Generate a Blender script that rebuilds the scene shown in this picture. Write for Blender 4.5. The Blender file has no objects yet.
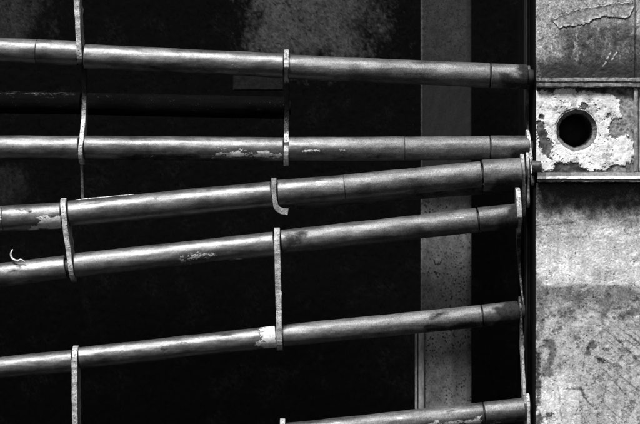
import bpy, bmesh, math, random
import numpy as np
from mathutils import Vector

random.seed(7)
SC = bpy.context.scene
COL = SC.collection
D = 2.0                      # camera distance to the plane of the grille, metres


# ------------------------------------------------------------------ helpers
def W(px, py, y):
    """photograph millimetre grid -> world point at depth y"""
    s = (D + y) / D * 0.001
    return Vector(((px - 320) * s, y, (212 - py) * s))


def _hash(ix, iy, iz, seed):
    h = (ix.astype(np.int64) * 374761393 + iy.astype(np.int64) * 668265263
         + iz.astype(np.int64) * 2147483647 + seed * 144665) & 0xFFFFFFFF
    h = ((h ^ (h >> 13)) * 1274126177) & 0xFFFFFFFF
    h = ((h ^ (h >> 15)) * 2246822519) & 0xFFFFFFFF
    return ((h ^ (h >> 16)) & 0xFFFFFF) / float(0xFFFFFF)


def vn(x, y, z=None, seed=0):
    """gradient noise, about 0..1"""
    x = np.asarray(x, float); y = np.asarray(y, float)
    z = np.full_like(x, .37) if z is None else np.asarray(z, float) + np.zeros_like(x)
    x, y = .8*x - .6*y + 3.1, .6*x + .8*y + 7.7          # off the axes of the plate
    x0, y0, z0 = np.floor(x), np.floor(y), np.floor(z)
    fx, fy, fz = x - x0, y - y0, z - z0
    q = lambda t: t*t*t*(t*(t*6-15)+10)
    u, v, w = q(fx), q(fy), q(fz)
    r = 0
    for dx in (0, 1):
        for dy in (0, 1):
            for dz in (0, 1):
                h = _hash(x0+dx, y0+dy, z0+dz, seed)
                g = _hash(x0+dx, y0+dy, z0+dz, seed+991)*2-1
                a = h*2*math.pi; k = np.sqrt(1-g*g)
                r = r + ((fx-dx)*np.cos(a)*k + (fy-dy)*np.sin(a)*k + (fz-dz)*g) \
                    * (u if dx else 1-u) * (v if dy else 1-v) * (w if dz else 1-w)
    return np.clip(.5 + .82*r, 0, 1)


def fbm(x, y, z=None, seed=0, octv=4, gain=.5):
    a, t, s, f = 1., 0., 0., 1.
    for o in range(octv):
        zz = None if z is None else np.asarray(z)*f
        s = s + a*vn(np.asarray(x)*f, np.asarray(y)*f, zz, seed + o*17)
        t += a; a *= gain; f *= 2.03
    return s / t


def smooth(a, b, x):
    t = np.clip((x-a)/(b-a), 0, 1)
    return t*t*(3-2*t)


def poly_sd(px, py, pts):
    """signed distance (inside positive) to a polygon, numpy"""
    px = np.asarray(px, float); py = np.asarray(py, float)
    d = np.full(px.shape, 1e9); ins = np.zeros(px.shape, bool)
    n = len(pts)
    for i in range(n):
        ax, ay = pts[i]; bx, by = pts[(i+1) % n]
        ex, ey = bx-ax, by-ay
        t = np.clip(((px-ax)*ex + (py-ay)*ey) / (ex*ex+ey*ey+1e-9), 0, 1)
        d = np.minimum(d, np.hypot(px-ax-t*ex, py-ay-t*ey))
        c = ((ay > py) != (by > py)) & (px < (bx-ax)*(py-ay)/(by-ay+1e-12)+ax)
        ins ^= c
    return np.where(ins, d, -d)


def line_d(px, py, pts):
    d = np.full(np.asarray(px).shape, 1e9)
    for (ax, ay), (bx, by) in zip(pts[:-1], pts[1:]):
        ex, ey = bx-ax, by-ay
        t = np.clip(((px-ax)*ex + (py-ay)*ey) / (ex*ex+ey*ey+1e-9), 0, 1)
        d = np.minimum(d, np.hypot(px-ax-t*ex, py-ay-t*ey))
    return d


def link(name, verts, faces, mat, parent=None, loc=None, attrs=None, flat=False):
    """one mesh object; verts are world points, stored relative to loc / parent"""
    me = bpy.data.meshes.new(name)
    V = np.asarray([tuple(v) for v in verts], float) if not isinstance(verts, np.ndarray) else verts
    org = np.array(parent['_org'] if parent else (loc if loc is not None else (0, 0, 0)))
    me.from_pydata((V - org).tolist(), [], faces)
    for k, a in (attrs or {}).items():
        at = me.attributes.new(k, 'FLOAT', 'POINT')
        at.data.foreach_set('value', np.asarray(a, np.float32))
    bm = bmesh.new(); bm.from_mesh(me)
    bmesh.ops.recalc_face_normals(bm, faces=bm.faces)
    bm.to_mesh(me); bm.free()
    me.polygons.foreach_set('use_smooth', [not flat]*len(me.polygons))
    me.update()
    me.materials.append(mat)
    o = bpy.data.objects.new(name, me); COL.objects.link(o)
    if parent:
        o.parent = parent
    elif loc is not None:
        o.location = loc
    return o


def tag(o, label, cat, group=None, kind=None):
    o['label'] = label; o['category'] = cat
    if group: o['group'] = group
    if kind: o['kind'] = kind
    return o


def thing(name, loc, label, cat, group=None):
    o = bpy.data.objects.new(name, None); COL.objects.link(o)
    o.empty_display_size = .01
    o.location = loc; o['_org'] = tuple(loc)
    return tag(o, label, cat, group, 'thing')


# ------------------------------------------------------------------ materials
class N:
    def __init__(s, name):
        s.m = bpy.data.materials.new(name); s.m.use_nodes = True
        s.t = s.m.node_tree; s.t.nodes.clear()
        s.out = s.t.nodes.new('ShaderNodeOutputMaterial')
        s.b = s.t.nodes.new('ShaderNodeBsdfPrincipled')
        s.t.links.new(s.b.outputs[0], s.out.inputs[0])
        tc = s.t.nodes.new('ShaderNodeTexCoord')
        oi = s.t.nodes.new('ShaderNodeObjectInfo')
        mu = s.op('MULTIPLY', oi.outputs['Random'], 37.0)
        ad = s.t.nodes.new('ShaderNodeVectorMath'); ad.operation = 'ADD'
        s.t.links.new(tc.outputs['Object'], ad.inputs[0]); s.t.links.new(mu, ad.inputs[1])
        s.co = ad.outputs[0]

    def _in(s, sock, v):
        if hasattr(v, 'is_linked') or isinstance(v, bpy.types.NodeSocket): s.t.links.new(v, sock)
        else: sock.default_value = v

    def op(s, o, a, b=0.0, c=None, clamp=False):
        n = s.t.nodes.new('ShaderNodeMath'); n.operation = o; n.use_clamp = clamp
        s._in(n.inputs[0], a); s._in(n.inputs[1], b)
        if c is not None: s._in(n.inputs[2], c)
        return n.outputs[0]

    def noise(s, scale, detail=5, rough=.6, stretch=(1, 1, 1), dist=0.):
        mp = s.t.nodes.new('ShaderNodeMapping'); mp.inputs['Scale'].default_value = stretch
        s.t.links.new(s.co, mp.inputs[0])
        n = s.t.nodes.new('ShaderNodeTexNoise'); s.t.links.new(mp.outputs[0], n.inputs['Vector'])
        n.inputs['Scale'].default_value = scale; n.inputs['Detail'].default_value = detail
        n.inputs['Roughness'].default_value = rough; n.inputs['Distortion'].default_value = dist
        return n.outputs['Fac']

    def vor(s, scale):
        n = s.t.nodes.new('ShaderNodeTexVoronoi'); s.t.links.new(s.co, n.inputs['Vector'])
        n.inputs['Scale'].default_value = scale
        return n.outputs['Distance']

    def map(s, v, a, b, c=0., d=1., sm=False):
        n = s.t.nodes.new('ShaderNodeMapRange'); n.clamp = True
        if sm: n.interpolation_type = 'SMOOTHSTEP'
        s._in(n.inputs[0], v)
        for i, q in zip((1, 2, 3, 4), (a, b, c, d)): s._in(n.inputs[i], q)
        return n.outputs[0]

    def attr(s, name):
        n = s.t.nodes.new('ShaderNodeAttribute'); n.attribute_name = name
        return n.outputs['Fac']

    def mix(s, f, a, b):
        n = s.t.nodes.new('ShaderNodeMix'); n.data_type = 'FLOAT'
        s._in(n.inputs[0], f); s._in(n.inputs[2], a); s._in(n.inputs[3], b)
        return n.outputs[0]

    def done(s, col, rough, metal=0., bump=None, dist=.0005, spec=.5, strength=1.):
        g = s.t.nodes.new('ShaderNodeCombineColor')
        for i in range(3): s._in(g.inputs[i], col)
        s.t.links.new(g.outputs[0], s.b.inputs['Base Color'])
        s._in(s.b.inputs['Roughness'], rough); s._in(s.b.inputs['Metallic'], metal)
        s._in(s.b.inputs['Specular IOR Level'], spec)
        if bump is not None:
            bp = s.t.nodes.new('ShaderNodeBump'); bp.inputs['Distance'].default_value = dist
            bp.inputs['Strength'].default_value = strength
            s.t.links.new(bump, bp.inputs['Height']); s.t.links.new(bp.outputs[0], s.b.inputs['Normal'])
        return s.m


def mat_tube(name, lo, hi, rlo=.40, rhi=.60, metal=.85, spec=.5, scratch=1.):
    m = N(name)
    big = m.noise(22, 6, .68)
    mid = m.noise(90, 5, .7, (.45, 1, 1))
    fine = m.noise(420, 4, .7)
    drawn = m.noise(300, 4, .6, (.05, 1, 1))
    grime_shade, paint, wear = m.attr('grime_shade'), m.attr('paint'), m.attr('wear')  # dark marks: grime, plus shade painted at the rod ends; paint: flakes, plus the rear rod's lit edge
    base = m.map(m.op('ADD', m.op('MULTIPLY', big, .55), m.op('MULTIPLY', mid, .45)), .34, .66, lo, hi)
    base = m.op('MULTIPLY', base, m.map(drawn, .3, .7, .78, 1.14))
    grain = m.map(m.noise(800, 3, .8), .3, .7, .55, 1.4)
    base = m.op('MULTIPLY', base, m.mix(m.map(wear, 0, 1, .5, 1.), 1., grain))
    # drawn-out scratches and dull handling marks
    scr = m.map(m.noise(520, 2, .5, (.045, 1, 1), .25), .66, .70, 0, 1)
    scr = m.op('MULTIPLY', scr, m.map(m.noise(35, 3, .6), .5, .62, 0, scratch))
    base = m.mix(m.op('MULTIPLY', scr, .35), base, .35)
    pit = m.map(m.noise(560, 3, .6), .64, .72, 0, 1)
    pit = m.op('MULTIPLY', pit, m.map(mid, .42, .56, .0, .95))
    base = m.mix(pit, base, .03)
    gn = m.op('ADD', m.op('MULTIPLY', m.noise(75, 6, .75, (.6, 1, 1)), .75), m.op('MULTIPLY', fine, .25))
    gm = m.map(m.op('ADD', grime_shade, m.map(gn, .25, .75, -.5, .5)), .3, .75, 0, 1)
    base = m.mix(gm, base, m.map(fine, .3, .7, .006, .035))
    pn = m.op('ADD', m.op('MULTIPLY', m.noise(150, 5, .7, (.5, 1, 1)), .7), m.op('MULTIPLY', m.noise(600, 4, .75), .3))
    pv = m.op('ADD', paint, m.map(pn, .25, .75, -.5, .5))
    pm = m.op('MULTIPLY', m.map(pv, .5, .57, 0, 1), m.map(paint, .02, .12))
    halo = m.op('MULTIPLY', m.map(pv, .25, .5, 0, .5), m.map(paint, 0, .1))
    base = m.mix(halo, base, .10)
    base = m.mix(pm, base, m.map(m.op('ADD', fine, m.op('MULTIPLY', mid, .4)), .4, .95, .3, .82))
    rough = m.map(big, .3, .7, rlo, rhi)
    rough = m.op('ADD', rough, m.map(wear, 0, 1, 0, .1))
    rough = m.mix(scr, rough, .36)
    rough = m.mix(gm, rough, .7); rough = m.mix(pm, rough, .6)
    mt = m.mix(pm, m.mix(gm, metal, 0.), 0.)
    sp = m.mix(gm, spec, .1)
    h = m.op('ADD', m.op('MULTIPLY', fine, m.map(wear, 0, 1, .2, .42)), m.op('MULTIPLY', pm, .8))
    h = m.op('ADD', h, m.op('MULTIPLY', drawn, .10))
    h = m.op('ADD', h, m.op('MULTIPLY', big, 1.1))
    h = m.op('ADD', h, m.op('MULTIPLY', mid, .35))
    return m.done(base, rough, mt, h, .0005, sp)


def mat_link(name, lo=.3, hi=.72):
    m = N(name)
    a = m.noise(160, 5, .7); f = m.noise(700, 3, .6)
    base = m.map(m.op('ADD', m.op('MULTIPLY', a, .6), m.op('MULTIPLY', f, .4)), .36, .62, lo, hi)
    base = m.op('MULTIPLY', base, m.map(m.noise(70, 4, .7), .35, .62, .45, 1.08))
    pit = m.map(m.noise(520, 4, .7), .55, .66, 0, .9)
    base = m.mix(pit, base, .05)
    soil_shade = m.attr('soil_shade')  # dark stretches: soil on some links, painted shadow on others
    sm = m.map(m.op('ADD', soil_shade, m.map(a, .3, .7, -.3, .3)), .3, .8, 0, 1)
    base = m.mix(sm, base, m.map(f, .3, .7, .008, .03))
    return m.done(base, m.map(a, .3, .7, .4, .65), .25, m.op('ADD', f, m.op('MULTIPLY', pit, -.8)), .0004)


def mat_tone(name, rough=.6, grain=.35, pits=.5, spec=.4, bump=.0004, gscale=500):
    """albedo from the 'tone' attribute (paint, rust, dirt and some painted shade), broken up by grain and pits"""
    m = N(name)
    t = m.attr('tone')
    f = m.noise(gscale, 4, .75); a = m.noise(170, 5, .7)
    g = m.map(m.op('ADD', m.op('MULTIPLY', f, .6), m.op('MULTIPLY', a, .4)), .3, .7, 1-grain, 1+grain)
    base = m.op('MULTIPLY', t, g)
    pit = m.op('MULTIPLY', m.map(m.noise(480, 3, .7), .66, .73, 0, 1), pits)
    base = m.mix(pit, base, .03)
    base = m.op('MINIMUM', base, .86)
    h = m.op('ADD', m.op('MULTIPLY', f, .35), m.op('ADD', m.op('MULTIPLY', a, .5), m.op('MULTIPLY', pit, -.7)))
    return m.done(base, m.map(a, .3, .7, rough-.1, rough+.15), 0., h, bump, spec)


def mat_plain(name, c, rough=.9, spec=.1, var=.3):
    m = N(name)
    a = m.noise(90, 5, .7)
    return m.done(m.map(a, .3, .7, c*(1-var), c*(1+var)), rough, 0., a, .0004, spec)


M_TUBE = mat_tube('worn_tube_steel', .065, .27)
M_SLEEVE = mat_tube('worn_sleeve_steel', .05, .23, .38, .55)
M_REAR = mat_tube('shaded_tube_steel', .0015, .004, .8, .9, 0., .02, 0.)  # near-black copy of the tube steel, with shade in its colour
M_AXLE = mat_plain('axle_steel', .03, .6, .3)
M_LINK = mat_link('link_steel', .34, .74)
M_LINKD = mat_link('link_dull', .05, .2)
M_PLATE = mat_tone('painted_plate', .55, .46, .75, .4, .0007)
M_LEDGE = mat_tone('ledge_steel', .5, .75, .8, .5, .0008)
M_WALL = mat_tone('dark_wall', .95, .5, .15, .05, .0005, 380)
M_COLUMN = mat_tone('column_paint', .75, .45, .45, .15)
M_BLACK = mat_plain('gap_shade_black', .006, .95, .02)  # near-black colour carries the shade of the gap by the jamb
M_BORE = mat_tone('bore_steel', .6, .5, .4, .3)
M_WIRE = mat_link('wire_light', .6, .85)


# ------------------------------------------------------------------ tubes
def tube(name, parent, A, B, R, mat, paint=(), grime_shade=(), pA=None, pB=None, seed=0, nu=72, step=.0011, ga=.0, e0=.0007, e1=.0007):
    """straight tube A->B; patches are (px0,px1,v0,v1,strength), v = height across the tube -1..1"""
    A, B = Vector(A), Vector(B)
    ax = (B-A); L = ax.length; ax.normalize()
    up = Vector((0, 0, 1)); up = (up - ax*up.dot(ax)).normalized()
    fr = ax.cross(up)                              # +y-ish
    n = max(8, int(L/step))
    ts = list(np.linspace(0, L, n+1)[1:-1])
    prof = [(0, R-.0022), (0, R-e0), (e0*.3, R-e0*.3), (e0, R)]
    prof += [(t, R) for t in ts if .0011 < t < L-.0011]
    prof += [(L-e1, R), (L-e1*.3, R-e1*.3), (L, R-e1), (L, R-.0022)]
    T = np.array([p[0] for p in prof]); RR = np.array([p[1] for p in prof])
    th = np.arange(nu)*2*math.pi/nu
    TT, TH = np.meshgrid(T, th, indexing='ij'); RG = np.repeat(RR[:, None], nu, 1)
    c, s = np.cos(TH), np.sin(TH)
    px = pA + (pB-pA)*TT/L
    w = fbm(TT*28, c*1.2+seed, s*1.2+seed*3.1, seed, 3) - .5
    w2 = fbm(TT*130, c*2+seed, s*2, seed+5, 2) - .5
    RG = RG + w*.0011 + w2*.00018
    pos = (np.array(A)[None, None] + TT[..., None]*np.array(ax)
           + (RG*s)[..., None]*np.array(up) + (RG*c)[..., None]*np.array(fr))
    v = s                                          # -1 bottom .. 1 top
    front = c > -.35
    wx = (fbm(px/14, v*2.2+seed, None, seed+9, 3)-.5)

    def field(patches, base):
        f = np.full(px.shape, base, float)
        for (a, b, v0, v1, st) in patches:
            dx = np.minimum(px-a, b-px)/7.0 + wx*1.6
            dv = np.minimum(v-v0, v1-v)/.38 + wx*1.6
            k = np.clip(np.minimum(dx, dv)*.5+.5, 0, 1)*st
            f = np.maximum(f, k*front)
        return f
    P = field(paint, 0.); G = field(grime_shade, ga)
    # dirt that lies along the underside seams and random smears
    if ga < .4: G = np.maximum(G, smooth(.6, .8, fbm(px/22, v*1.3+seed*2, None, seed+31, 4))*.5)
    k, nu_ = len(prof), nu
    idx = np.arange(k*nu).reshape(k, nu)
    a = idx[:-1, :]; b = idx[1:, :]
    a2 = np.roll(a, -1, 1); b2 = np.roll(b, -1, 1)
    F = np.stack([a, b, b2, a2], -1).reshape(-1, 4).tolist()
    return link(name, pos.reshape(-1, 3), F, mat, parent, attrs={'paint': P.ravel(), 'grime_shade': G.ravel(), 'wear': smooth(230, 420, px + wx*90).ravel()})


ROD_GROUP = 'horizontal tubular rods of the grille'


def rod(label, segs, sleeve, R, y, paint=(), grime_shade=(), seed=0, mat=M_TUBE, smat=M_SLEEVE, axle_x=(None, None),
        yslope=0.0, RS=None, ga=0., group=ROD_GROUP):
    x0, x1 = segs[0][0], (sleeve or segs[-1])[2]
    mid = segs[len(segs)//2]
    root = thing('grille_rod', W(mid[0], mid[1], y), label, 'rod', group)
    yy = lambda px: y + yslope*(px-320)*.001
    for i, (a, pa, b, pb) in enumerate(segs):
        near = lambda p, q: .00022 if q is not None and abs(p-q) < .9 else .0007
        tube('tube', root, W(a, pa, yy(a)), W(b, pb, yy(b)), R, mat, paint, grime_shade, a, b, seed+i*3, ga=ga,
             e0=near(a, segs[i-1][2] if i else None), e1=near(b, segs[i+1][0] if i+1 < len(segs) else None))
    if sleeve:
        a, pa, b, pb = sleeve
        tube('end_sleeve', root, W(a, pa, yy(a)), W(b, pb, yy(b)), RS or R+.0003, smat, paint, grime_shade, a, b, seed+20, ga=ga)  # dark patches on the sleeves are shade put into the colour
    # the thin axle that runs through the tubes, seen in the gaps beside the link plates
    pts = []
    for (a, pa, b, pb) in segs + ([sleeve] if sleeve else []):
        pts += [W(a, pa, yy(a)), W(b, pb, yy(b))]
    e = pts[-1] + (pts[-1]-pts[-2]).normalized()*.006
    pts.append(e)
    verts, faces = [], []
    nu = 20; r = R*.62
    for p in pts:
        for k in range(nu):
            t = 2*math.pi*k/nu
            verts.append((p.x, p.y+r*math.cos(t), p.z+r*math.sin(t)))
    for i in range(len(pts)-1):
        for k in range(nu):
            faces.append((i*nu+k, i*nu+(k+1) % nu, (i+1)*nu+(k+1) % nu, (i+1)*nu+k))
    faces.append(list(range(nu))); faces.append(list(range((len(pts)-1)*nu, len(pts)*nu)))
    link('axle', verts, faces, M_BLACK if mat is M_REAR else M_AXLE, root)
    return root


R1 = [(-230, 39, 36.6, 51.7), (36.9, 51.8, 78.6, 53.6), (84.5, 56.5, 283.5, 65.8), (288.5, 67, 489.6, 75.6)]
R2 = [(-230, 147, 79, 148), (85, 147.8, 283.5, 149.4), (289, 149, 404.4, 148.7), (404.7, 148.7, 489.6, 148.0)]
R3 = [(-230, 233.5, 3.5, 219.2), (3.8, 219, 62, 215.3), (69.5, 213.8, 271.5, 194.3), (278, 193, 344.4, 187.8), (344.75, 187.7, 481.4, 174.2)]
R4 = [(-230, 302, 66, 267.5), (75, 265.5, 274, 243.8), (281.5, 242.2, 477.3, 220.2)]
R5 = [(-230, 391, 73, 360.6), (79.5, 358.3, 276, 336.6), (282.5, 335.8, 481.7, 316)]
R6 = [(-230, 494, 279, 437), (286.5, 434.4, 483.6, 413.6)]
Y1, Y2, Y3, Y4, Y5, Y6 = 0., .010, -.003, -.003, 0., 0.

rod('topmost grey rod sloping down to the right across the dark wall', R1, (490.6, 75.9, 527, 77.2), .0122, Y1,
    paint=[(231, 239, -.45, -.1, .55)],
    grime_shade=[(500, 530, -1.2, .1, .9), (514, 540, -1.2, 1.2, 1.), (110, 260, -1.1, -.35, .55), (330, 480, -1.1, -.4, .5)], seed=1)
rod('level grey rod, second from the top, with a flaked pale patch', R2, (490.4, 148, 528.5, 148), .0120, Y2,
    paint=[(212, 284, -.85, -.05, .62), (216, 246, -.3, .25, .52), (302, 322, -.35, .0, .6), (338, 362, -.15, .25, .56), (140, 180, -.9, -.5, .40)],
    grime_shade=[(508, 540, -1.2, .1, .8), (115, 200, -1.1, -.4, .85), (225, 280, -1.1, -.2, .6), (330, 480, -1.1, -.45, .6)], seed=2)
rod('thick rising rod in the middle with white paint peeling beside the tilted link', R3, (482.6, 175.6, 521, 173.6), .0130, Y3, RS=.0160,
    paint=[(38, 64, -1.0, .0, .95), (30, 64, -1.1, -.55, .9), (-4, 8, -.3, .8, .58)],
    grime_shade=[(492, 530, -1.2, -.05, .95), (280, 330, -1.1, -.4, .5), (410, 480, -1.1, -.5, .55)], seed=3)
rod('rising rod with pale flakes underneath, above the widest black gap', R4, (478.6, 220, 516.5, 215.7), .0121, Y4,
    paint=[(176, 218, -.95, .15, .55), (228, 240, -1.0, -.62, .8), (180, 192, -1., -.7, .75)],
    grime_shade=[(284, 305, -.6, .7, .75), (494, 530, -1.2, .15, .95), (506, 530, -1.2, 1.2, .8), (-20, 60, -1.1, -.5, .6), (80, 180, -1.1, -.6, .5)], seed=4)
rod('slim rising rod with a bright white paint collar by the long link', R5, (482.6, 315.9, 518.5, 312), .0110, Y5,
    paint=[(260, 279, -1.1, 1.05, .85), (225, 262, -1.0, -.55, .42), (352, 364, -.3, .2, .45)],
    grime_shade=[(428, 446, .15, .8, .8), (492, 540, -1.6, .75, .9), (503, 540, -1.6, 1.6, .95), (420, 490, -1.2, -.1, .75), (80, 250, -.3, .25, .6)], seed=5)
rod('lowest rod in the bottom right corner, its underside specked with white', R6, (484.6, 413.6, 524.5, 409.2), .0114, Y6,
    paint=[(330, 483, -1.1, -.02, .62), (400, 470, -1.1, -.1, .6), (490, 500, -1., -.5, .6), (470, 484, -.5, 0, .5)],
    grime_shade=[(510, 526, -1.1, .2, .7)], seed=6)
rod('dark rod half hidden behind and just below the thick middle rod', [(296, 197, 482, 182.6)], (483, 182.5, 521, 180.4), .0121, .026,
    grime_shade=[(400, 500, -1.1, .2, .6)], seed=7, RS=.0124, ga=.25)
rod('rod toned black for shade deep in the gap under the topmost rod', [(-230, 100, 81, 103.5), (85, 104, 285, 108)], None, .0115, .085,
    paint=[(-40, 84, .62, 1.0, .36)], seed=8, mat=M_REAR, ga=0.)  # pale streak paints the dimly lit top edge


# ------------------------------------------------------------------ link plates
def link_plate(label, top, bot, Ra, Rb, th, waist=0., mat=M_LINK, seed=0, dn=1., soil_shade=None, thb=None, bow=0., group='flat link plates joining the rods'):
    """flat plate seen edge-on; top, bot = (px, py, y) of the two eyes"""
    A, B = W(*top), W(*bot)
    thb = thb or th
    axis = Vector((0, B.y-A.y, B.z-A.z)); L = axis.length; axis.normalize()
    nrm = Vector((0, axis.z, -axis.y))                   # to -y / front when axis points down
    if nrm.y > 0: nrm = -nrm
    rnd = random.Random(seed)
    side = []
    n = max(14, int(L/.003))
    outl = []
    for k in range(13):                                  # cap round the top eye, back to front
        t = math.pi*(k/12)
        outl.append((A - nrm*Ra*math.cos(t) - axis*Ra*math.sin(t), 0.))
    for k in range(1, n):
        t = k/n; r = (Ra*(1-t)+Rb*t)*(1-waist*math.sin(math.pi*t)**.7)
        outl.append((A + axis*L*t + nrm*(r + rnd.uniform(-.00025, .00025)), t))
    for k in range(13):
        t = math.pi*(k/12)
        outl.append((B + nrm*Rb*math.cos(t) + axis*Rb*math.sin(t), 1.))
    for k in range(n-1, 0, -1):
        t = k/n; r = (Ra*(1-t)+Rb*t)*(1-waist*.6*math.sin(math.pi*t)**.7)
        outl.append((A + axis*L*t - nrm*r, t))
    ctr = (A+B)/2
    out2 = []
    for p, t in outl:
        tt = (p-A).dot(axis)/L
        off = (p-A).dot(nrm)
        p = p + nrm*off*(dn-1) + Vector((0, bow*math.sin(math.pi*t)**.8, 0))
        out2.append((p, tt))
    outl = out2
    mid = (A+B)/2
    bm = bmesh.new()
    f, bk = [], []
    for (p, t) in outl:
        x = A.x*(1-t) + B.x*t
        tc = min(max(t, 0), 1); h = (th*(1-tc)+thb*tc)/2
        jx = rnd.uniform(-.00018, .00018)
        f.append(bm.verts.new((x-h+jx, p.y, p.z))); bk.append(bm.verts.new((x+h+jx+rnd.uniform(-.00015, .00015), p.y, p.z)))
    m = len(f)
    bm.faces.new(f); bm.faces.new(list(reversed(bk)))
    for i in range(m):
        bm.faces.new((f[i], bk[i], bk[(i+1) % m], f[(i+1) % m]))
    bmesh.ops.recalc_face_normals(bm, faces=bm.faces)
    es = [e for e in bm.edges if len(e.link_faces) == 2 and e.calc_face_angle(0) > .9]
    bmesh.ops.bevel(bm, geom=es, offset=.0006, segments=2, affect='EDGES', profile=.6)
    V = [tuple(v.co) for v in bm.verts]; bm.verts.index_update()
    F = [[v.index for v in fc.verts] for fc in bm.faces]
    bm.free()
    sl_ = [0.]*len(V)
    if soil_shade:
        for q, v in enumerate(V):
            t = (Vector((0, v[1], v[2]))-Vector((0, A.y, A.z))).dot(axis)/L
            sl_[q] = soil_shade[2]*float(smooth(soil_shade[0]-.06, soil_shade[0]+.06, t)*smooth(soil_shade[1]+.06, soil_shade[1]-.06, t))
    o = link('link_plate', V, F, mat, None, loc=tuple(mid), attrs={'soil_shade': sl_})
    me = o.data
    for p in me.polygons: p.use_smooth = False
    return tag(o, label, 'link plate', group)


link_plate('bright white link hanging from the top edge onto the topmost rod', (76.3, -40, Y1), (80.6, 53.2, Y1), .0145, .0135, .0050, soil_shade=(1.09, 1.4, .9), seed=1)
link_plate('dark-topped link between the topmost and the level rod, left of the two', (83.8, 57, .020), (82.2, 149, Y2-.001), .0105, .0160, .0042, waist=.55, bow=.014, soil_shade=(-.3, .42, 1.), seed=2)  # upper part darkened, the rod's shadow put into its colour
link_plate('speckled link between the topmost and the level rod, right of the two', (286.6, 66.4, Y1), (286.3, 149.6, Y2), .0166, .0165, .0048, waist=.72, bow=.024, soil_shade=(.2, .80, 1.3), seed=3)  # middle darkened with painted shadow from the topmost rod
link_plate('thin dull broken link ending on top of the thick middle rod', (82.5, 155, .016), (83.4, 203, .018), .008, .006, .0028, mat=M_LINKD, soil_shade=(.25, .8, .6), seed=4)
link_plate('tilted link joining the thick middle rod to the rod with pale flakes', (65.8, 214.8, Y3), (72.2, 266.8, Y4), .0165, .0150, .0052, seed=5, thb=.0044)
def bent_link(label, path, d0, d1, group):
    """strap bent along a path in the plane facing the camera: (px, py, half width mm)"""
    P = []
    for i in range(len(path)-1):
        p0 = path[max(i-1, 0)]; p1 = path[i]; p2 = path[i+1]; p3 = path[min(i+2, len(path)-1)]
        for k in range(6):
            t = k/6
            P.append([.5*(2*b+(c-a)*t+(2*a-5*b+4*c-d)*t*t+(3*b-a-3*c+d)*t**3) for a, b, c, d in zip(p0, p1, p2, p3)])
    P.append(list(path[-1]))
    V, F = [], []
    rnd = random.Random(6)
    for i, (x, y, h) in enumerate(P):
        a, b = P[max(i-1, 0)], P[min(i+1, len(P)-1)]
        tx, ty = b[0]-a[0], b[1]-a[1]; l = math.hypot(tx, ty); nx, ny = -ty/l, tx/l
        f = i/(len(P)-1)
        ya, yb = d0[0]*(1-f)+d0[1]*f, d1[0]*(1-f)+d1[1]*f
        j = rnd.uniform(-.15, .15)
        for (o, yy) in ((-h+.5, ya), (-h, ya+.0006), (-h, yb), (h, yb), (h, ya+.0006), (h-.5, ya)):
            V.append(tuple(W(x+nx*(o+j), y+ny*(o+j), yy)))
    n = len(P)
    for i in range(n-1):
        for k in range(6):
            F.append((i*6+k, i*6+(k+1) % 6, (i+1)*6+(k+1) % 6, (i+1)*6+k))
    F += [tuple(range(6)), tuple(range((n-1)*6, n*6))]
    o = link('link_plate', V, F, M_LINK, None, loc=V[0], flat=True)
    return tag(o, label, 'link plate', group)


bent_link('short bent link on the thick middle rod with a hooked lug below',
          [(274.2, 178, 2.5), (274.0, 186, 2.5), (274.2, 194, 2.4), (275.2, 202, 2.4), (276.6, 207.4, 2.7), (280.6, 210.6, 3.1), (288.0, 212.0, 3.4)],
          (-.0175, -.0085), (.011, .009), 'flat link plates joining the rods')
link_plate('longest link, standing between the flaked rod and the white-collared rod', (277.4, 243.2, Y4), (279.7, 336.2, Y5), .0156, .0145, .0056, soil_shade=(.22, .48, .42), seed=7)
link_plate('link running from the slim white-collared rod down out of the bottom left', (76.2, 359.8, Y5), (77, 459, Y6), .0142, .0142, .0054, seed=8)
link_plate('stub of a link just showing at the bottom edge on the lowest rod', (282.8, 434.6, Y6), (283, 520, Y6), .0162, .015, .0050, seed=9)
# the stack of links at the right-hand ends
link_plate('dim link at the right end under the topmost rod', (528.6, 77.2, .008), (527.8, 140, .020), .0118, .010, .0026, waist=.4, bow=.01, mat=M_LINKD, seed=10, dn=.6)
link_plate('thin curved link at the right end of the level rod by the white plate', (528.8, 146, Y2), (531.6, 172, .004), .0165, .014, .0030, seed=11, dn=.6)
link_plate('upright link capping the right end of the thick middle rod', (522.6, 170.2, Y3), (523.6, 206, .012), .0170, .011, .0034, seed=12, dn=.6)
link_plate('narrow link wedged between the rod end and the jamb', (527.2, 168, .002), (527.6, 196, .006), .0160, .012, .0026, seed=13, dn=.6)
link_plate('broad bright link at the right end, tapering down to a thin dark tail', (518.8, 214.5, -.007), (523.4, 305, .010), .0275, .012, .0046, seed=14, dn=.5, waist=.7, thb=.0012, bow=.02, soil_shade=(.2, 1.3, .8))  # tail darkened by shade put into the colour
link_plate('hair-thin link from the slim rod end down to the lowest rod', (520.2, 311.2, Y5), (524.6, 408, .004), .0150, .013, .0020, seed=15, dn=.6, thb=.0030, waist=.15, soil_shade=(-.3, .35, .75))
link_plate('doubled link leaving the lowest rod at the bottom right', (527.6, 409.5, .002), (528.6, 500, .004), .0165, .014, .0032, seed=16, dn=.6)


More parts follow.
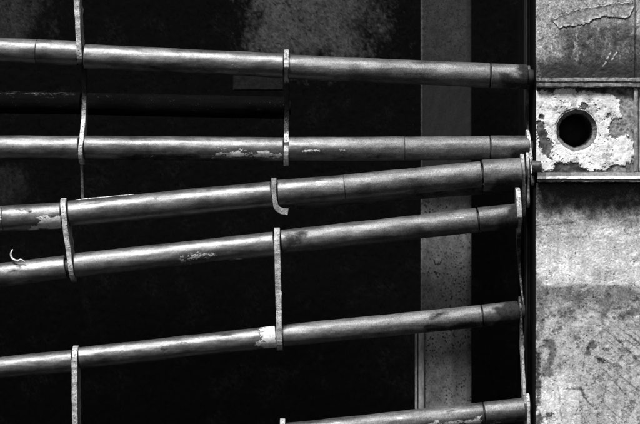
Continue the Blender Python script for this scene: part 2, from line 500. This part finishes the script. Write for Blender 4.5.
# ------------------------------------------------------------------ thin wires lying on rods
def wire(label, name, pts, r, mat, cat):
    P = [W(*p) for p in pts]
    Q = []
    for i in range(len(P)-1):
        p0 = P[max(i-1, 0)]; p1 = P[i]; p2 = P[i+1]; p3 = P[min(i+2, len(P)-1)]
        for k in range(8):
            t = k/8
            Q.append(.5*((2*p1)+(p2-p0)*t+(2*p0-5*p1+4*p2-p3)*t*t+(3*p1-p0-3*p2+p3)*t**3))
    Q.append(P[-1])
    verts, faces = [], []; nu = 8
    for i, q in enumerate(Q):
        d = (Q[min(i+1, len(Q)-1)]-Q[max(i-1, 0)]).normalized()
        u = d.cross(Vector((0, 1, 0))).normalized(); v = d.cross(u)
        f = i/(len(Q)-1); rr = r*(.55+.9*math.sin(math.pi*(.12+.8*f)))
        for k in range(nu):
            t = 2*math.pi*k/nu
            verts.append(tuple(q+u*rr*math.cos(t)+v*rr*math.sin(t)))
    for i in range(len(Q)-1):
        for k in range(nu):
            faces.append((i*nu+k, i*nu+(k+1) % nu, (i+1)*nu+(k+1) % nu, (i+1)*nu+k))
    faces += [list(range(nu)), list(range((len(Q)-1)*nu, len(Q)*nu))]
    o = link(name, verts, faces, mat, None, loc=tuple(P[0]))
    return tag(o, label, cat)


wire('small curled white scrap of wire on the flaked rod at the left edge', 'wire_scrap',
     [(12.6, 249.5, -.008), (10.8, 254, -.011), (12.6, 258.6, -.013), (17.5, 260.6, -.0145), (21, 259.6, -.0150), (25, 261.8, -.0150)], .0007, M_WIRE, 'wire')
wire('straight thin wire lying along the top of the thick middle rod', 'thin_wire',
     [(69, 201.8, .004), (85, 199.2, .004), (110, 196.9, .004), (134, 194.6, .004)], .0005, M_WIRE, 'wire')


# ------------------------------------------------------------------ height-field plates
def grid_plate(name, parent, mat, x0, x1, y0, y1, depth, tone, height=None, step=.5, thick=.004):
    """plate facing the camera from px x0..x1, y0..y1; tone(px,py)->albedo, height(px,py)->mm towards viewer"""
    nx, ny = int((x1-x0)/step)+1, int((y1-y0)/step)+1
    X, Y = np.meshgrid(np.linspace(x0, x1, nx), np.linspace(y0, y1, ny))
    s = (D+depth)/D*.001
    h = height(X, Y)*.001 if height else np.zeros_like(X)
    e = np.minimum(np.minimum(X-x0, x1-X), np.minimum(Y-y0, y1-Y))
    h = h - .0008*(1-smooth(0, 1.4, e))                   # worn arris
    V = np.stack([(X-320)*s, depth-h, (212-Y)*s], -1).reshape(-1, 3)
    T = tone(X, Y).ravel()
    idx = np.arange(nx*ny).reshape(ny, nx)
    F = np.stack([idx[:-1, :-1], idx[1:, :-1], idx[1:, 1:], idx[:-1, 1:]], -1).reshape(-1, 4).tolist()
    # sides and back
    ring = list(idx[0, :]) + list(idx[1:, -1]) + list(idx[-1, -2::-1]) + list(idx[-2:0:-1, 0])
    b0 = len(V)
    B = V[ring].copy(); B[:, 1] = depth+thick
    V = np.vstack([V, B]); T = np.concatenate([T, T[ring]])
    m = len(ring)
    F += [(ring[i], ring[(i+1) % m], b0+(i+1) % m, b0+i) for i in range(m)]
    F.append([b0+i for i in range(m)])
    return link(name, V, F, mat, parent, attrs={'tone': T})


def profile_bar(name, parent, mat, x0, x1, prof, tone, n=330):
    """horizontal bar: profile of (py, y) points extruded from px x0..x1"""
    verts, T = [], []
    xs = np.linspace(x0, x1, n)
    for x in xs:
        for j, (py, y) in enumerate(prof):
            jit = (float(vn(x/6, j*3.3, None, 3))-.5)*1.1 + (float(vn(x/1.7, j*3.3, None, 4))-.5)*.6
            verts.append(tuple(W(x, py+jit, y)))
            T.append(tone(x, py, j))
    k = len(prof); F = []
    for i in range(n-1):
        for j in range(k):
            F.append((i*k+j, i*k+(j+1) % k, (i+1)*k+(j+1) % k, (i+1)*k+j))
    F += [list(range(k)), list(range((n-1)*k, n*k))]
    return link(name, verts, F, mat, parent, attrs={'tone': T}, flat=True)


jamb = thing('steel_jamb', W(590, 424, 0), 'battered pale steel door jamb with a round hole, right of the rods', 'door jamb')
XR = 700                                                   # runs on beyond the frame


# curling flake of paint on the upper plate
FLK = [(552, 19.5), (561, 14.5), (571, 11), (587, 7), (599, 5.5), (611, 3.4), (622, 2.4), (632, 2), (634, 8), (631, 14),
       (626, 18.6), (616, 17.4), (607.5, 17), (598, 18), (592, 20), (588.5, 24), (579, 25.4), (569.6, 26.7), (558.5, 28.6), (555.4, 25)]


def up_tone(x, y):
    n = fbm(x/9, y/9, None, 40, 5); n2 = fbm(x/2.2, y/2.2, None, 41, 3); n3 = fbm(x/3, y/14, None, 42, 4)
    base = .40 + .30*(n-.5)
    d = poly_sd(x, y, [(563, 30), (600, 24), (628, 22), (640, 34), (700, 30), (700, 90), (536, 90), (536, 62), (562, 56)])
    base = base - .31*smooth(-9, 7, d + (n-.5)*26)
    base = base*(1-.5*smooth(48, 68, y+(n-.5)*22))*(1-.6*smooth(60, 72, y+(n-.5)*12))
    base = base * (1 + .9*(n2-.5)) * (1 + .6*(n3-.5))
    base = base + .12*smooth(4, 0, np.abs(x-536-3)) * smooth(.4, .6, n2)
    base = np.maximum(base, .38*smooth(3.6, 1.2, np.abs(x-576))*smooth(28, 34, y)*smooth(70, 52, y)*smooth(.42, .56, n2))
    for pts in ([(607, 59), (611, 51.5)], [(611.5, 60), (616.5, 52.5)], [(603, 66), (606, 62)]):
        base = np.maximum(base, .6*smooth(.9, .2, line_d(x, y, pts)+(n2-.5)*2.2))
    fd = poly_sd(x, y, FLK) + (fbm(x/3, y/3, None, 60, 4)-.5)*4.2
    base = base*(1-.8*smooth(-2.0, -.4, fd)*smooth(.42, .6, n2)*smooth(.40, .56, fbm(x/10, y/10, None, 46, 3)))
    base = base*(1-.6*smooth(.57, .68, fbm(x/5, y/5, None, 44, 5, .65)))
    base = base + .16*smooth(.58, .68, fbm(x/4, y/10, None, 45, 5, .65))*smooth(70, 50, y)
    base = base * (1-.75*smooth(1.2, .3, np.abs(x-635.6)))
    base = base*.74*(1+1.1*(fbm(x/3, y/3, None, 47, 5, .7)-.5)*smooth(10, 50, y))*(1+2.2*(fbm(x/1.2, y/1.2, None, 43, 2)-.5))
    return np.clip(base, .015, .8)


def up_h(x, y):
    return (fbm(x/16, y/16, None, 50, 4)-.5)*2.0 + (fbm(x/2.5, y/2.5, None, 51, 3)-.5)*.5 - 1.2*smooth(1.4, .3, np.abs(x-635.6))


grid_plate('upper_plate', jamb, M_PLATE, 536, XR, -90, 80, -.008, up_tone, up_h)

def flake():
    st = .5
    X, Y = np.meshgrid(np.arange(550, 637, st), np.arange(-2, 32, st))
    wob = (fbm(X/3, Y/3, None, 60, 4)-.5)*4.2
    d = poly_sd(X, Y, FLK) + wob
    n = fbm(X/4, Y/4, None, 61, 4); n2 = fbm(X/1.6, Y/1.6, None, 62, 2)
    keep = d > 0
    lift = .9 + 1.1*smooth(5, 0, d) + (n-.5)*1.4
    lift = up_h(X, Y) + .35 + .75*smooth(3.2, .4, d)*smooth(.38, .6, n) + .25*smooth(5, 1, d)
    y = -.008 - lift*.001
    s = (D-.008)/D*.001
    ny, nx = X.shape
    tone = np.clip((.23 + .40*(n-.5))*(1+1.8*(n2-.5)), .03, .8)
    tone = tone + .38*smooth(1.5, .4, d)*smooth(.42, .62, n)  # rim highlight painted into the tone
    remap = -np.ones(X.shape, int); V, T = [], []
    for i, j in zip(*np.nonzero(keep)):
        remap[i, j] = len(V); V.append(((X[i, j]-320)*s, y[i, j], (212-Y[i, j])*s)); T.append(tone[i, j])
    F = []
    for i in range(ny-1):
        for j in range(nx-1):
            q = [remap[i, j], remap[i+1, j], remap[i+1, j+1], remap[i, j+1]]
            q = [a for a in q if a >= 0]
            if len(q) >= 3: F.append(q)
    # thickness: duplicate as a back sheet and join the open border
    nV = len(V); cnt = {}
    for f in F:
        for a, b in zip(f, f[1:]+f[:1]):
            cnt[(a, b)] = 1
    border = [(a, b) for (a, b) in cnt if (b, a) not in cnt]
    V += [(v[0], v[1]+.0011, v[2]) for v in V]; T += T
    F += [[a+nV for a in reversed(f)] for f in F]
    F += [[b, a, a+nV, b+nV] for a, b in border]
    link('paint_flake', V, F, M_PLATE, jamb, attrs={'tone': np.clip(T, .02, .82)})


flake()


def ledge_tone(x, py, j):
    n = float(fbm(x/5, py/2+j, None, 70, 4))
    return max(.015, (.10 if x > 545 else .04) + .6*(n-.5))


profile_bar('upper_ledge', jamb, M_LEDGE, 536.5, XR, [(77.5, -.006), (77.8, -.0105), (79.6, -.0120), (81.2, -.0125), (81.8, -.0112), (83.0, -.0112),
            (83.6, -.0138), (86.4, -.0142), (87.2, -.0128), (87.4, -.004)], ledge_tone)


def low_ledge_tone(x, py, j):
    n = float(fbm(x/7, j*2.1, None, 71, 4))
    b = {0: .12, 1: .16, 2: .2, 3: .2, 4: .62, 5: .6, 6: .14, 7: .34}.get(j, .1)*(1 if x > 571 else .62)*(1 if x > 546 else .35)
    return max(.04, b*(1+1.6*(n-.5)))


profile_bar('lower_ledge', jamb, M_LEDGE, 537.5, XR, [(172, -.005), (172.4, -.0170), (173.6, -.0195), (175.9, -.0200), (176.5, -.0240), (178.8, -.0262), (179.6, -.0244),
            (181.2, -.0246), (182, -.022), (182, 0)], low_ledge_tone)

# plate with the round hole
HC, HR = (576.6, 130.2), 20.6


def lock_mask(x, y):
    n = fbm(x/5, y/5, None, 80, 4)-.5; m = fbm(x/1.8, y/1.8, None, 81, 3)-.5
    w = n*8 + m*5.5 + (fbm(x/.9, y/.9, None, 82, 2)-.5)*3
    P = poly_sd(x, y, [(532, 92.5), (545, 91.5), (553, 93.5), (557, 90), (572, 89), (577, 93), (590, 92), (600, 94), (612, 96), (618, 101), (619.5, 116), (611, 119),
                       (608, 128), (608, 137), (616, 140), (625, 136), (632, 142), (634, 152), (630, 162), (622, 165), (614, 164), (604, 169.5), (590, 169.5), (583, 168),
                       (579, 161), (566, 162), (556, 162), (550, 170), (540, 170), (532, 160)])
    L = 1.2 + poly_sd(x, y, [(536, 122), (542, 117), (546, 124), (545, 126), (549, 138), (556, 147), (553, 151), (551, 156), (554, 161), (546, 160), (542, 152), (539, 147), (536.5, 138)])
    S = poly_sd(x, y, [(539, 113), (546, 115), (549, 120), (543, 123), (538, 121)])
    S2 = poly_sd(x, y, [(578, 105), (584, 102), (592, 107), (588, 111), (580, 110)])
    S3 = poly_sd(x, y, [(606, 113), (611, 112), (610, 120), (606, 120)])
    S4 = poly_sd(x, y, [(540, 148), (546, 147), (548, 158), (542, 156)])
    f = np.minimum(P, np.minimum(-L+1, np.minimum(-S+.5, np.minimum(-S2, np.minimum(-S3, -S4)))))
    sp = smooth(.62, .70, fbm(x/2.0, y/2.0, None, 83, 3))*smooth(.40, .62, fbm(x/12, y/12, None, 99, 3))
    return smooth(-.6, .6, f*1.0 + 1.0 + w*.75) * (1-sp*.8)


def lock_tone(x, y):
    k = lock_mask(x, y)
    n = fbm(x/6, y/6, None, 84, 5); m = fbm(x/1.5, y/1.5, None, 85, 3)
    gr = smooth(604, 614, x)*smooth(.36, .6, fbm(x/3.4, y/3.4, None, 89, 4, .65))
    dark = np.clip((.085 + .17*gr + .3*(n-.5) - .05*smooth(158, 163, y) - .05*smooth(98, 92, y))*(1+1.4*(m-.5)), .012, .4)
    w3 = fbm(x/11, y/11, None, 88, 4)
    lite = np.clip((.72 + .5*(n-.5) + .35*(m-.5))*(1-.55*smooth(.54, .66, w3)*smooth(.4, .6, m+.08)), .15, .82)
    # thin worn coat left round the thick paint
    k2 = lock_mask(x*.985+8.7, y) * smooth(.40, .6, fbm(x/2.4, y/2.4, None, 78, 4, .65))
    dark = dark*(1-k2) + .30*k2
    return dark*(1-k) + lite*k


def lock_h(x, y):
    return 1.3*lock_mask(x, y) + (fbm(x/7, y/7, None, 86, 4)-.5)*1.2 + (fbm(x/1.8, y/1.8, None, 87, 3)-.5)*.4


def lock_plate():
    dep = -.0065; s = (D+dep)/D*.001
    x0, x1, y0, y1 = 536.2, 634.2, 87.2, 172.4
    na, nr = 440, 110
    V, T = [], []
    th = np.arange(na)*2*math.pi/na
    c, sn = np.cos(th), np.sin(th)
    tx = np.where(c > 0, (x1-HC[0])/np.maximum(c, 1e-9), (x0-HC[0])/np.minimum(c, -1e-9))
    ty = np.where(sn > 0, (y1-HC[1])/np.maximum(sn, 1e-9), (y0-HC[1])/np.minimum(sn, -1e-9))
    rm = np.minimum(tx, ty)
    rh = HR + (fbm(4*c, 4*sn, None, 90, 4)-.5)*2.2
    t = np.linspace(0, 1, nr)[:, None]
    r = rh[None]*(1-t) + rm[None]*t
    X = HC[0] + r*c; Y = HC[1] + r*sn
    h = lock_h(X, Y) - 1.1*smooth(2.2, 0, r-rh[None])
    tone = lock_tone(X, Y)
    P = np.stack([(X-320)*s, dep-h*.001, (212-Y)*s], -1).reshape(-1, 3)
    idx = np.arange(nr*na).reshape(nr, na)
    a, b = idx[:-1], idx[1:]
    F = np.stack([a, np.roll(a, -1, 1), np.roll(b, -1, 1), b], -1).reshape(-1, 4).tolist()
    o = link('lock_plate', P, F, M_PLATE, jamb, attrs={'tone': tone.ravel()})
    # bore: chamfer, step, sleeve and its end
    rings = [(1.0, .0), (.985, 1.2), (.93, 4.2), (.88, 5.6), (.86, 6.2), (.815, 6.6), (.80, 7.5), (.79, 20), (.77, 44), (.3, 46), (.02, 45)]
    V, T = [], []
    for (k, dz) in rings:
        for i in range(na):
            rr = rh[i]*k + (float(vn(th[i]*9, dz, None, 92))-.5)*.5
            rr += (float(vn(c[i]*9+dz, sn[i]*9, None, 94))-.5)*(1.2 if .5 < dz < 8 else .2)
            V.append(((HC[0]+rr*c[i]-320)*s, dep-h[0, i]*.001*(dz < .5)+dz*.001, (212-HC[1]-rr*sn[i])*s))
            q = float(fbm(th[i]*4, dz/3, None, 93, 3))
            T.append(max(.01, (.09 if dz < 1 else .16 if dz < 6.5 else .03 if dz < 25 else .012)*(1+1.4*(q-.5))))
    F = []
    for j in range(len(rings)-1):
        for i in range(na):
            F.append((j*na+i, j*na+(i+1) % na, (j+1)*na+(i+1) % na, (j+1)*na+i))
    link('bore', V, F, M_BORE, o if False else jamb, attrs={'tone': T})


lock_plate()
rib_tone = lambda x, y: np.clip(.2+.4*(fbm(x/3, y/6, None, 95, 4)-.5), .04, .6)
grid_plate('side_rib', jamb, M_LEDGE, 634.4, 638.4, 87.4, 172.0, -.0120, rib_tone, lambda x, y: (fbm(x/2, y/9, None, 96, 3)-.5)*.6, thick=.008)
grid_plate('outer_plate', jamb, M_PLATE, 638.6, XR, 87.4, 172.0, -.0065, lambda x, y: np.clip(.35+.5*(fbm(x/8, y/8, None, 97, 5)-.5), .05, .75),
           lambda x, y: (fbm(x/6, y/6, None, 98, 4)-.5)*1.2, step=1.)


def low_tone(x, y):
    n = fbm(x/11, y/11, None, 100, 5); m = fbm(x/2.4, y/2.4, None, 101, 4); q = fbm(x/1.1, y/1.1, None, 102, 2)
    lon = fbm(x/30, y/6, None, 103, 4)
    rich = fbm(x/7, y/7, None, 113, 6, .68); smear = fbm(x/34, y/22, None, 114, 5, .55); run = fbm(x/6, y/60, None, 115, 4)
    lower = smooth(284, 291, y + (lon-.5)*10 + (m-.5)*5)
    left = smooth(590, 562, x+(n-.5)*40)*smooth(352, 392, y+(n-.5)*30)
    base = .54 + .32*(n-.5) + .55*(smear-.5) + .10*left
    base = base*(1-.90*smooth(238, 190, y + (n-.5)*40 + (rich-.5)*34))  # darkening under the ledge: dirt plus its shadow painted in
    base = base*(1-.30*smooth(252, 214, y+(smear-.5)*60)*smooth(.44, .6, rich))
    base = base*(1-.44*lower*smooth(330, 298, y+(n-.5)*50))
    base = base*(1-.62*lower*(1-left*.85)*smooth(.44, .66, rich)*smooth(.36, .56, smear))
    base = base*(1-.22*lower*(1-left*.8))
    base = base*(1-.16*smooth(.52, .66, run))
    clus = smooth(.50, .66, fbm(x/16, y/16, None, 105, 4))
    base = base*(1-.85*smooth(.62, .72, fbm(x/1.7, y/1.7, None, 104, 3))*clus)
    base = base*(1-.8*smooth(.73, .77, fbm(x/4.2, y/4.2, None, 107, 4)))
    streak = smooth(.58, .72, fbm((x*.78+y*.62)/26, (y*.78-x*.62)/2.2, None, 106, 4))
    base = base*(1-.45*streak*smooth(310, 335, y)*smooth(585, 606, x))
    edge = smooth(9, 0, x-536 + (rich-.5)*16)
    base = base*(1-.6*edge*smooth(.40, .6, n))
    for cx, cy, rr, a in ((594, 345, 7, .6), (603, 360, 5, .7), (588, 352, 5, .5), (612, 366, 6, .5), (607, 349, 4, .6), (624, 350, 6, .5), (622, 341, 4, .6),
                          (600, 378, 4, .5), (560, 366, 5, .35), (566, 318, 7, .35), (634, 312, 8, .5), (618, 316, 6, .45), (632, 402, 4, .6), (598, 415, 5, .4)):
        base = base*(1-a*smooth(rr, rr*.35, np.hypot(x-cx, (y-cy)*1.3) + (rich-.5)*22 + (q-.5)*5))
    # stains with an outline of their own
    for pts, a in (([(545, 340), (553, 339), (556, 347), (555, 357), (551, 366), (553, 376), (548, 377), (541, 376), (543, 366), (549, 358), (551, 350), (546, 346)], .42),
                   ([(536, 352), (540, 354), (539.5, 372), (541, 384), (540, 402), (536, 410)], .66),
                   ([(543, 417), (548, 413), (553, 414), (549, 418)], .7), ([(535, 415), (540, 413), (543, 420), (536, 430)], .6)):
        base = base*(1-(a+.12)*smooth(-1.6, .8, poly_sd(x, y, pts)+(m-.5)*7+(q-.5)*4))
    for pts, wd, a in (([(606, 371), (614, 381), (628, 397)], .7, .75), ([(602, 331), (592, 339), (586, 352), (583, 368), (580, 382)], .7, .5),
                       ([(581, 386), (583, 394), (590, 404), (598, 408), (603, 400), (606, 388), (605, 380)], 1.0, .5), ([(568, 388), (584, 389)], 1.2, .55),
                       ([(558, 386), (562, 424)], .6, .5), ([(576, 334), (584, 342)], .7, .6), ([(612, 334), (640, 362)], .8, .55), ([(624, 330), (650, 352)], .9, .6),
                       ([(536, 226), (556, 224), (575, 222)], .8, .55), ([(596, 356), (604, 361), (622, 367)], 2.0, .5)):
        base = base*(1-a*smooth(wd+.6, wd*.3, line_d(x, y, pts)+(m-.5)*4.2)*smooth(.36, .56, fbm(x/5, y/5, None, 108, 4)))
    base = base + .05*smooth(.55, .72, q)*smooth(240, 212, y)
    base = base*(1+1.1*(q-.5))*(1+.7*(rich-.5))
    base = np.where(base > .32, base, base*(base/.32)**.5)
    return np.clip(base, .02, .8)


def low_h(x, y):
    n = fbm(x/20, y/20, None, 110, 4); m = fbm(x/2.4, y/2.4, None, 101, 4)
    return (n-.5)*1.6 + (fbm(x/2, y/2, None, 112, 3)-.5)*.3 - .5*smooth(.5, .7, fbm(x/7, y/7, None, 113, 6, .68)) - .25*smooth(284, 291, y + (fbm(x/30, y/6, None, 103, 4)-.5)*10)


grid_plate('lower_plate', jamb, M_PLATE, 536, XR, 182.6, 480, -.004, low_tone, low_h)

# returning side of the jamb, shade of the gap put into its black
def box(name, parent, mat, x0, x1, y0, y1, z0, z1, tone=None, loc=None, bevel=.0006):
    bm = bmesh.new()
    vs = [bm.verts.new((x, y, z)) for x in (x0, x1) for y in (y0, y1) for z in (z0, z1)]
    for f in ((0, 1, 3, 2), (4, 6, 7, 5), (0, 4, 5, 1), (2, 3, 7, 6), (0, 2, 6, 4), (1, 5, 7, 3)):
        bm.faces.new([vs[i] for i in f])
    bmesh.ops.recalc_face_normals(bm, faces=bm.faces)
    if bevel: bmesh.ops.bevel(bm, geom=list(bm.edges), offset=bevel, segments=1, affect='EDGES')
    bm.verts.index_update()
    V = [tuple(v.co) for v in bm.verts]; F = [[v.index for v in f.verts] for f in bm.faces]
    bm.free()
    return link(name, V, F, mat, parent, loc=loc, attrs={'tone': [tone or .02]*len(V)}, flat=True)


box('side_face', jamb, M_BLACK, .2135, .2195, .0005, .15, -.31, .30)
box('backing', jamb, M_BLACK, .2205, .46, .05, .15, -.31, .30)
# stub of an axle end seated in the jamb edge beside the ledge
tube('axle_socket', jamb, W(531.5, 168, -.006), W(541, 168, -.006), .0075, M_SLEEVE, (), [(520, 550, -1.2, .6, .9)], 531.5, 541, 77, ga=.5)

chan = thing('guide_channel', W(530, 212, .03), 'narrow black upright guide channel between the rod ends and the jamb', 'guide channel')
box('channel_web', chan, M_BLACK, .2100, .2128, .022, .12, -.31, .30)
box('channel_lip', chan, mat_plain('channel_lip_paint', .02, .7, .2), .2085, .2097, .019, .045, -.31, .30)

# ------------------------------------------------------------------ what stands behind
YC = .10
colm = thing('steel_column', W(446, 424, YC), 'grey speckled steel column standing upright behind the right half of the rods', 'column')


def col_tone(x, y):
    n = fbm(x/9, y/9, None, 120, 5); m = fbm(x/2.2, y/2.2, None, 121, 3)
    lg = fbm(x/22, y/40, None, 125, 4)
    b = .22 + .18*(n-.5) + .20*(lg-.5)
    painted_shade = smooth(215, 165, y+(n-.5)*30)  # rod shadow painted into the upper column tone
    b = b*(1-.9*painted_shade)*(1-.85*smooth(50, 84, y)*smooth(225, 200, y))  # extra dip paints the shadow between the top rods
    band = smooth(449, 455, x+(n-.5)*7)*smooth(300, 330, y)
    b = b*(1-.38*band)
    b = b*(1-.35*smooth(465, 469, x+(m-.5)*3))
    sp = smooth(.65, .74, fbm(x/1.9, y/1.9, None, 122, 1))*(.5+.5*smooth(.4, .6, lg))
    b = b*(1-.8*sp)
    b = b*(1+.7*(m-.5)) + .06*smooth(424, 421, x)*m
    return np.clip(b, .012, .4)


grid_plate('column_face', colm, M_COLUMN, 421, 471.5, -90, 520, YC, col_tone, lambda x, y: (fbm(x/8, y/20, None, 123, 3)-.5)*1.2, thick=.012)
st = lambda x, y: np.clip(.30+.3*(fbm(x/2, y/9, None, 124, 4)-.5), .05, .5)
grid_plate('cover_strip', colm, M_COLUMN, 415.2, 417.6, 322, 520, YC-.004, st, thick=.010)
grid_plate('cover_strip', colm, M_COLUMN, 418.6, 424.2, 322, 520, YC-.006, st, thick=.005)

YW = .26


def wall_tone(x, y):
    n = fbm(x/26, y/26, None, 130, 5); m = fbm(x/4.5, y/4.5, None, 131, 4); q = fbm(x/1.8, y/1.8, None, 132, 2)
    v = fbm(x/9, y/34, None, 135, 5); q2 = fbm(x/2.6, y/2.6, None, 136, 4, .7)
    b = np.full(x.shape, .0014) + .004*smooth(.5, .75, n)*smooth(.4, .7, q2)
    g1 = smooth(205, 300, x + (v-.5)*60)*smooth(440, 285, x + (n-.5)*70)*smooth(100, 30, y + (n-.5)*50)
    g2 = smooth(95, -10, x + (n-.5)*90)*smooth(70, 10, y+(n-.5)*50)
    g3 = smooth(60, -10, x + (n-.5)*50)*smooth(150, 178, y + (n-.5)*20)*smooth(225, 195, y)
    for g, a in ((g1, .062), (g2, .027), (g3, .013)):
        k = smooth(.62, .0, (1-g) + (q2-.5)*.75*(1-g*.4) + (m-.5)*.5 - .18)
        b = b + a*k*(.45+1.1*(q-.5)+.8*(v-.2)*.8)
    b = np.maximum(b, .001)
    sp = smooth(.66, .74, fbm(x/3.2, y/3.2, None, 133, 2))
    return b*(1-.75*sp)


wall = thing('back_wall', W(320, 424, YW), 'near-black back wall with mottled grey patches along the top', 'wall')
grid_plate('wall_face', wall, M_WALL, -420, 940, -90, 520, YW, wall_tone, lambda x, y: (fbm(x/6, y/6, None, 134, 4)-.5)*1.5, step=1.5, thick=.03)

# rusty flat bar in the gap under the topmost rod
fb = thing('flat_bar', W(258, 84, .05), 'dim rusty flat bar showing under the topmost rod by the speckled link', 'bar')
grid_plate('bar_face', fb, M_COLUMN, 233, 283.5, 66, 90.5, .040, lambda x, y: np.clip(.004+.012*(fbm(x/4, y/4, None, 140, 4)-.5), .003, .2),
           lambda x, y: (fbm(x/5, y/5, None, 141, 3)-.5)*.8, thick=.004)

# ------------------------------------------------------------------ light, camera, view
EL, AZ = 56., 22.            # sun height, and how far left of the camera it stands
wd = bpy.data.worlds.new('World'); SC.world = wd; wd.use_nodes = True
nt = wd.node_tree; bg = nt.nodes['Background']
sky = nt.nodes.new('ShaderNodeTexSky'); sky.sky_type = 'NISHITA'; sky.sun_disc = False
sky.sun_elevation = math.radians(EL); sky.sun_rotation = math.radians(180+AZ)
bw = nt.nodes.new('ShaderNodeRGBToBW')
nt.links.new(sky.outputs[0], bw.inputs[0]); nt.links.new(bw.outputs[0], bg.inputs[0])
bg.inputs[1].default_value = .05

sl = bpy.data.lights.new('sun', 'SUN'); sl.energy = 4.8; sl.angle = math.radians(20); sl.color = (1, 1, 1)
so = bpy.data.objects.new('sun', sl); COL.objects.link(so)
to_sun = Vector((-math.sin(math.radians(AZ))*math.cos(math.radians(EL)), -math.cos(math.radians(AZ))*math.cos(math.radians(EL)), math.sin(math.radians(EL))))
so.rotation_euler = to_sun.to_track_quat('Z', 'Y').to_euler(); so.location = to_sun*3

cam = bpy.data.cameras.new('camera'); cam.sensor_width = 36; cam.lens = 36*D/.640
cam.clip_start = .05; cam.clip_end = 100
co = bpy.data.objects.new('camera', cam); COL.objects.link(co)
co.location = (0, -D, 0); co.rotation_euler = (math.radians(90), 0, 0)
SC.camera = co
for o in list(SC.objects):
    if '_org' in o: del o['_org']

vs = SC.view_settings
vs.view_transform = 'Standard'; vs.look = 'None'; vs.gamma = 1; vs.use_curve_mapping = False
vs.exposure = .38
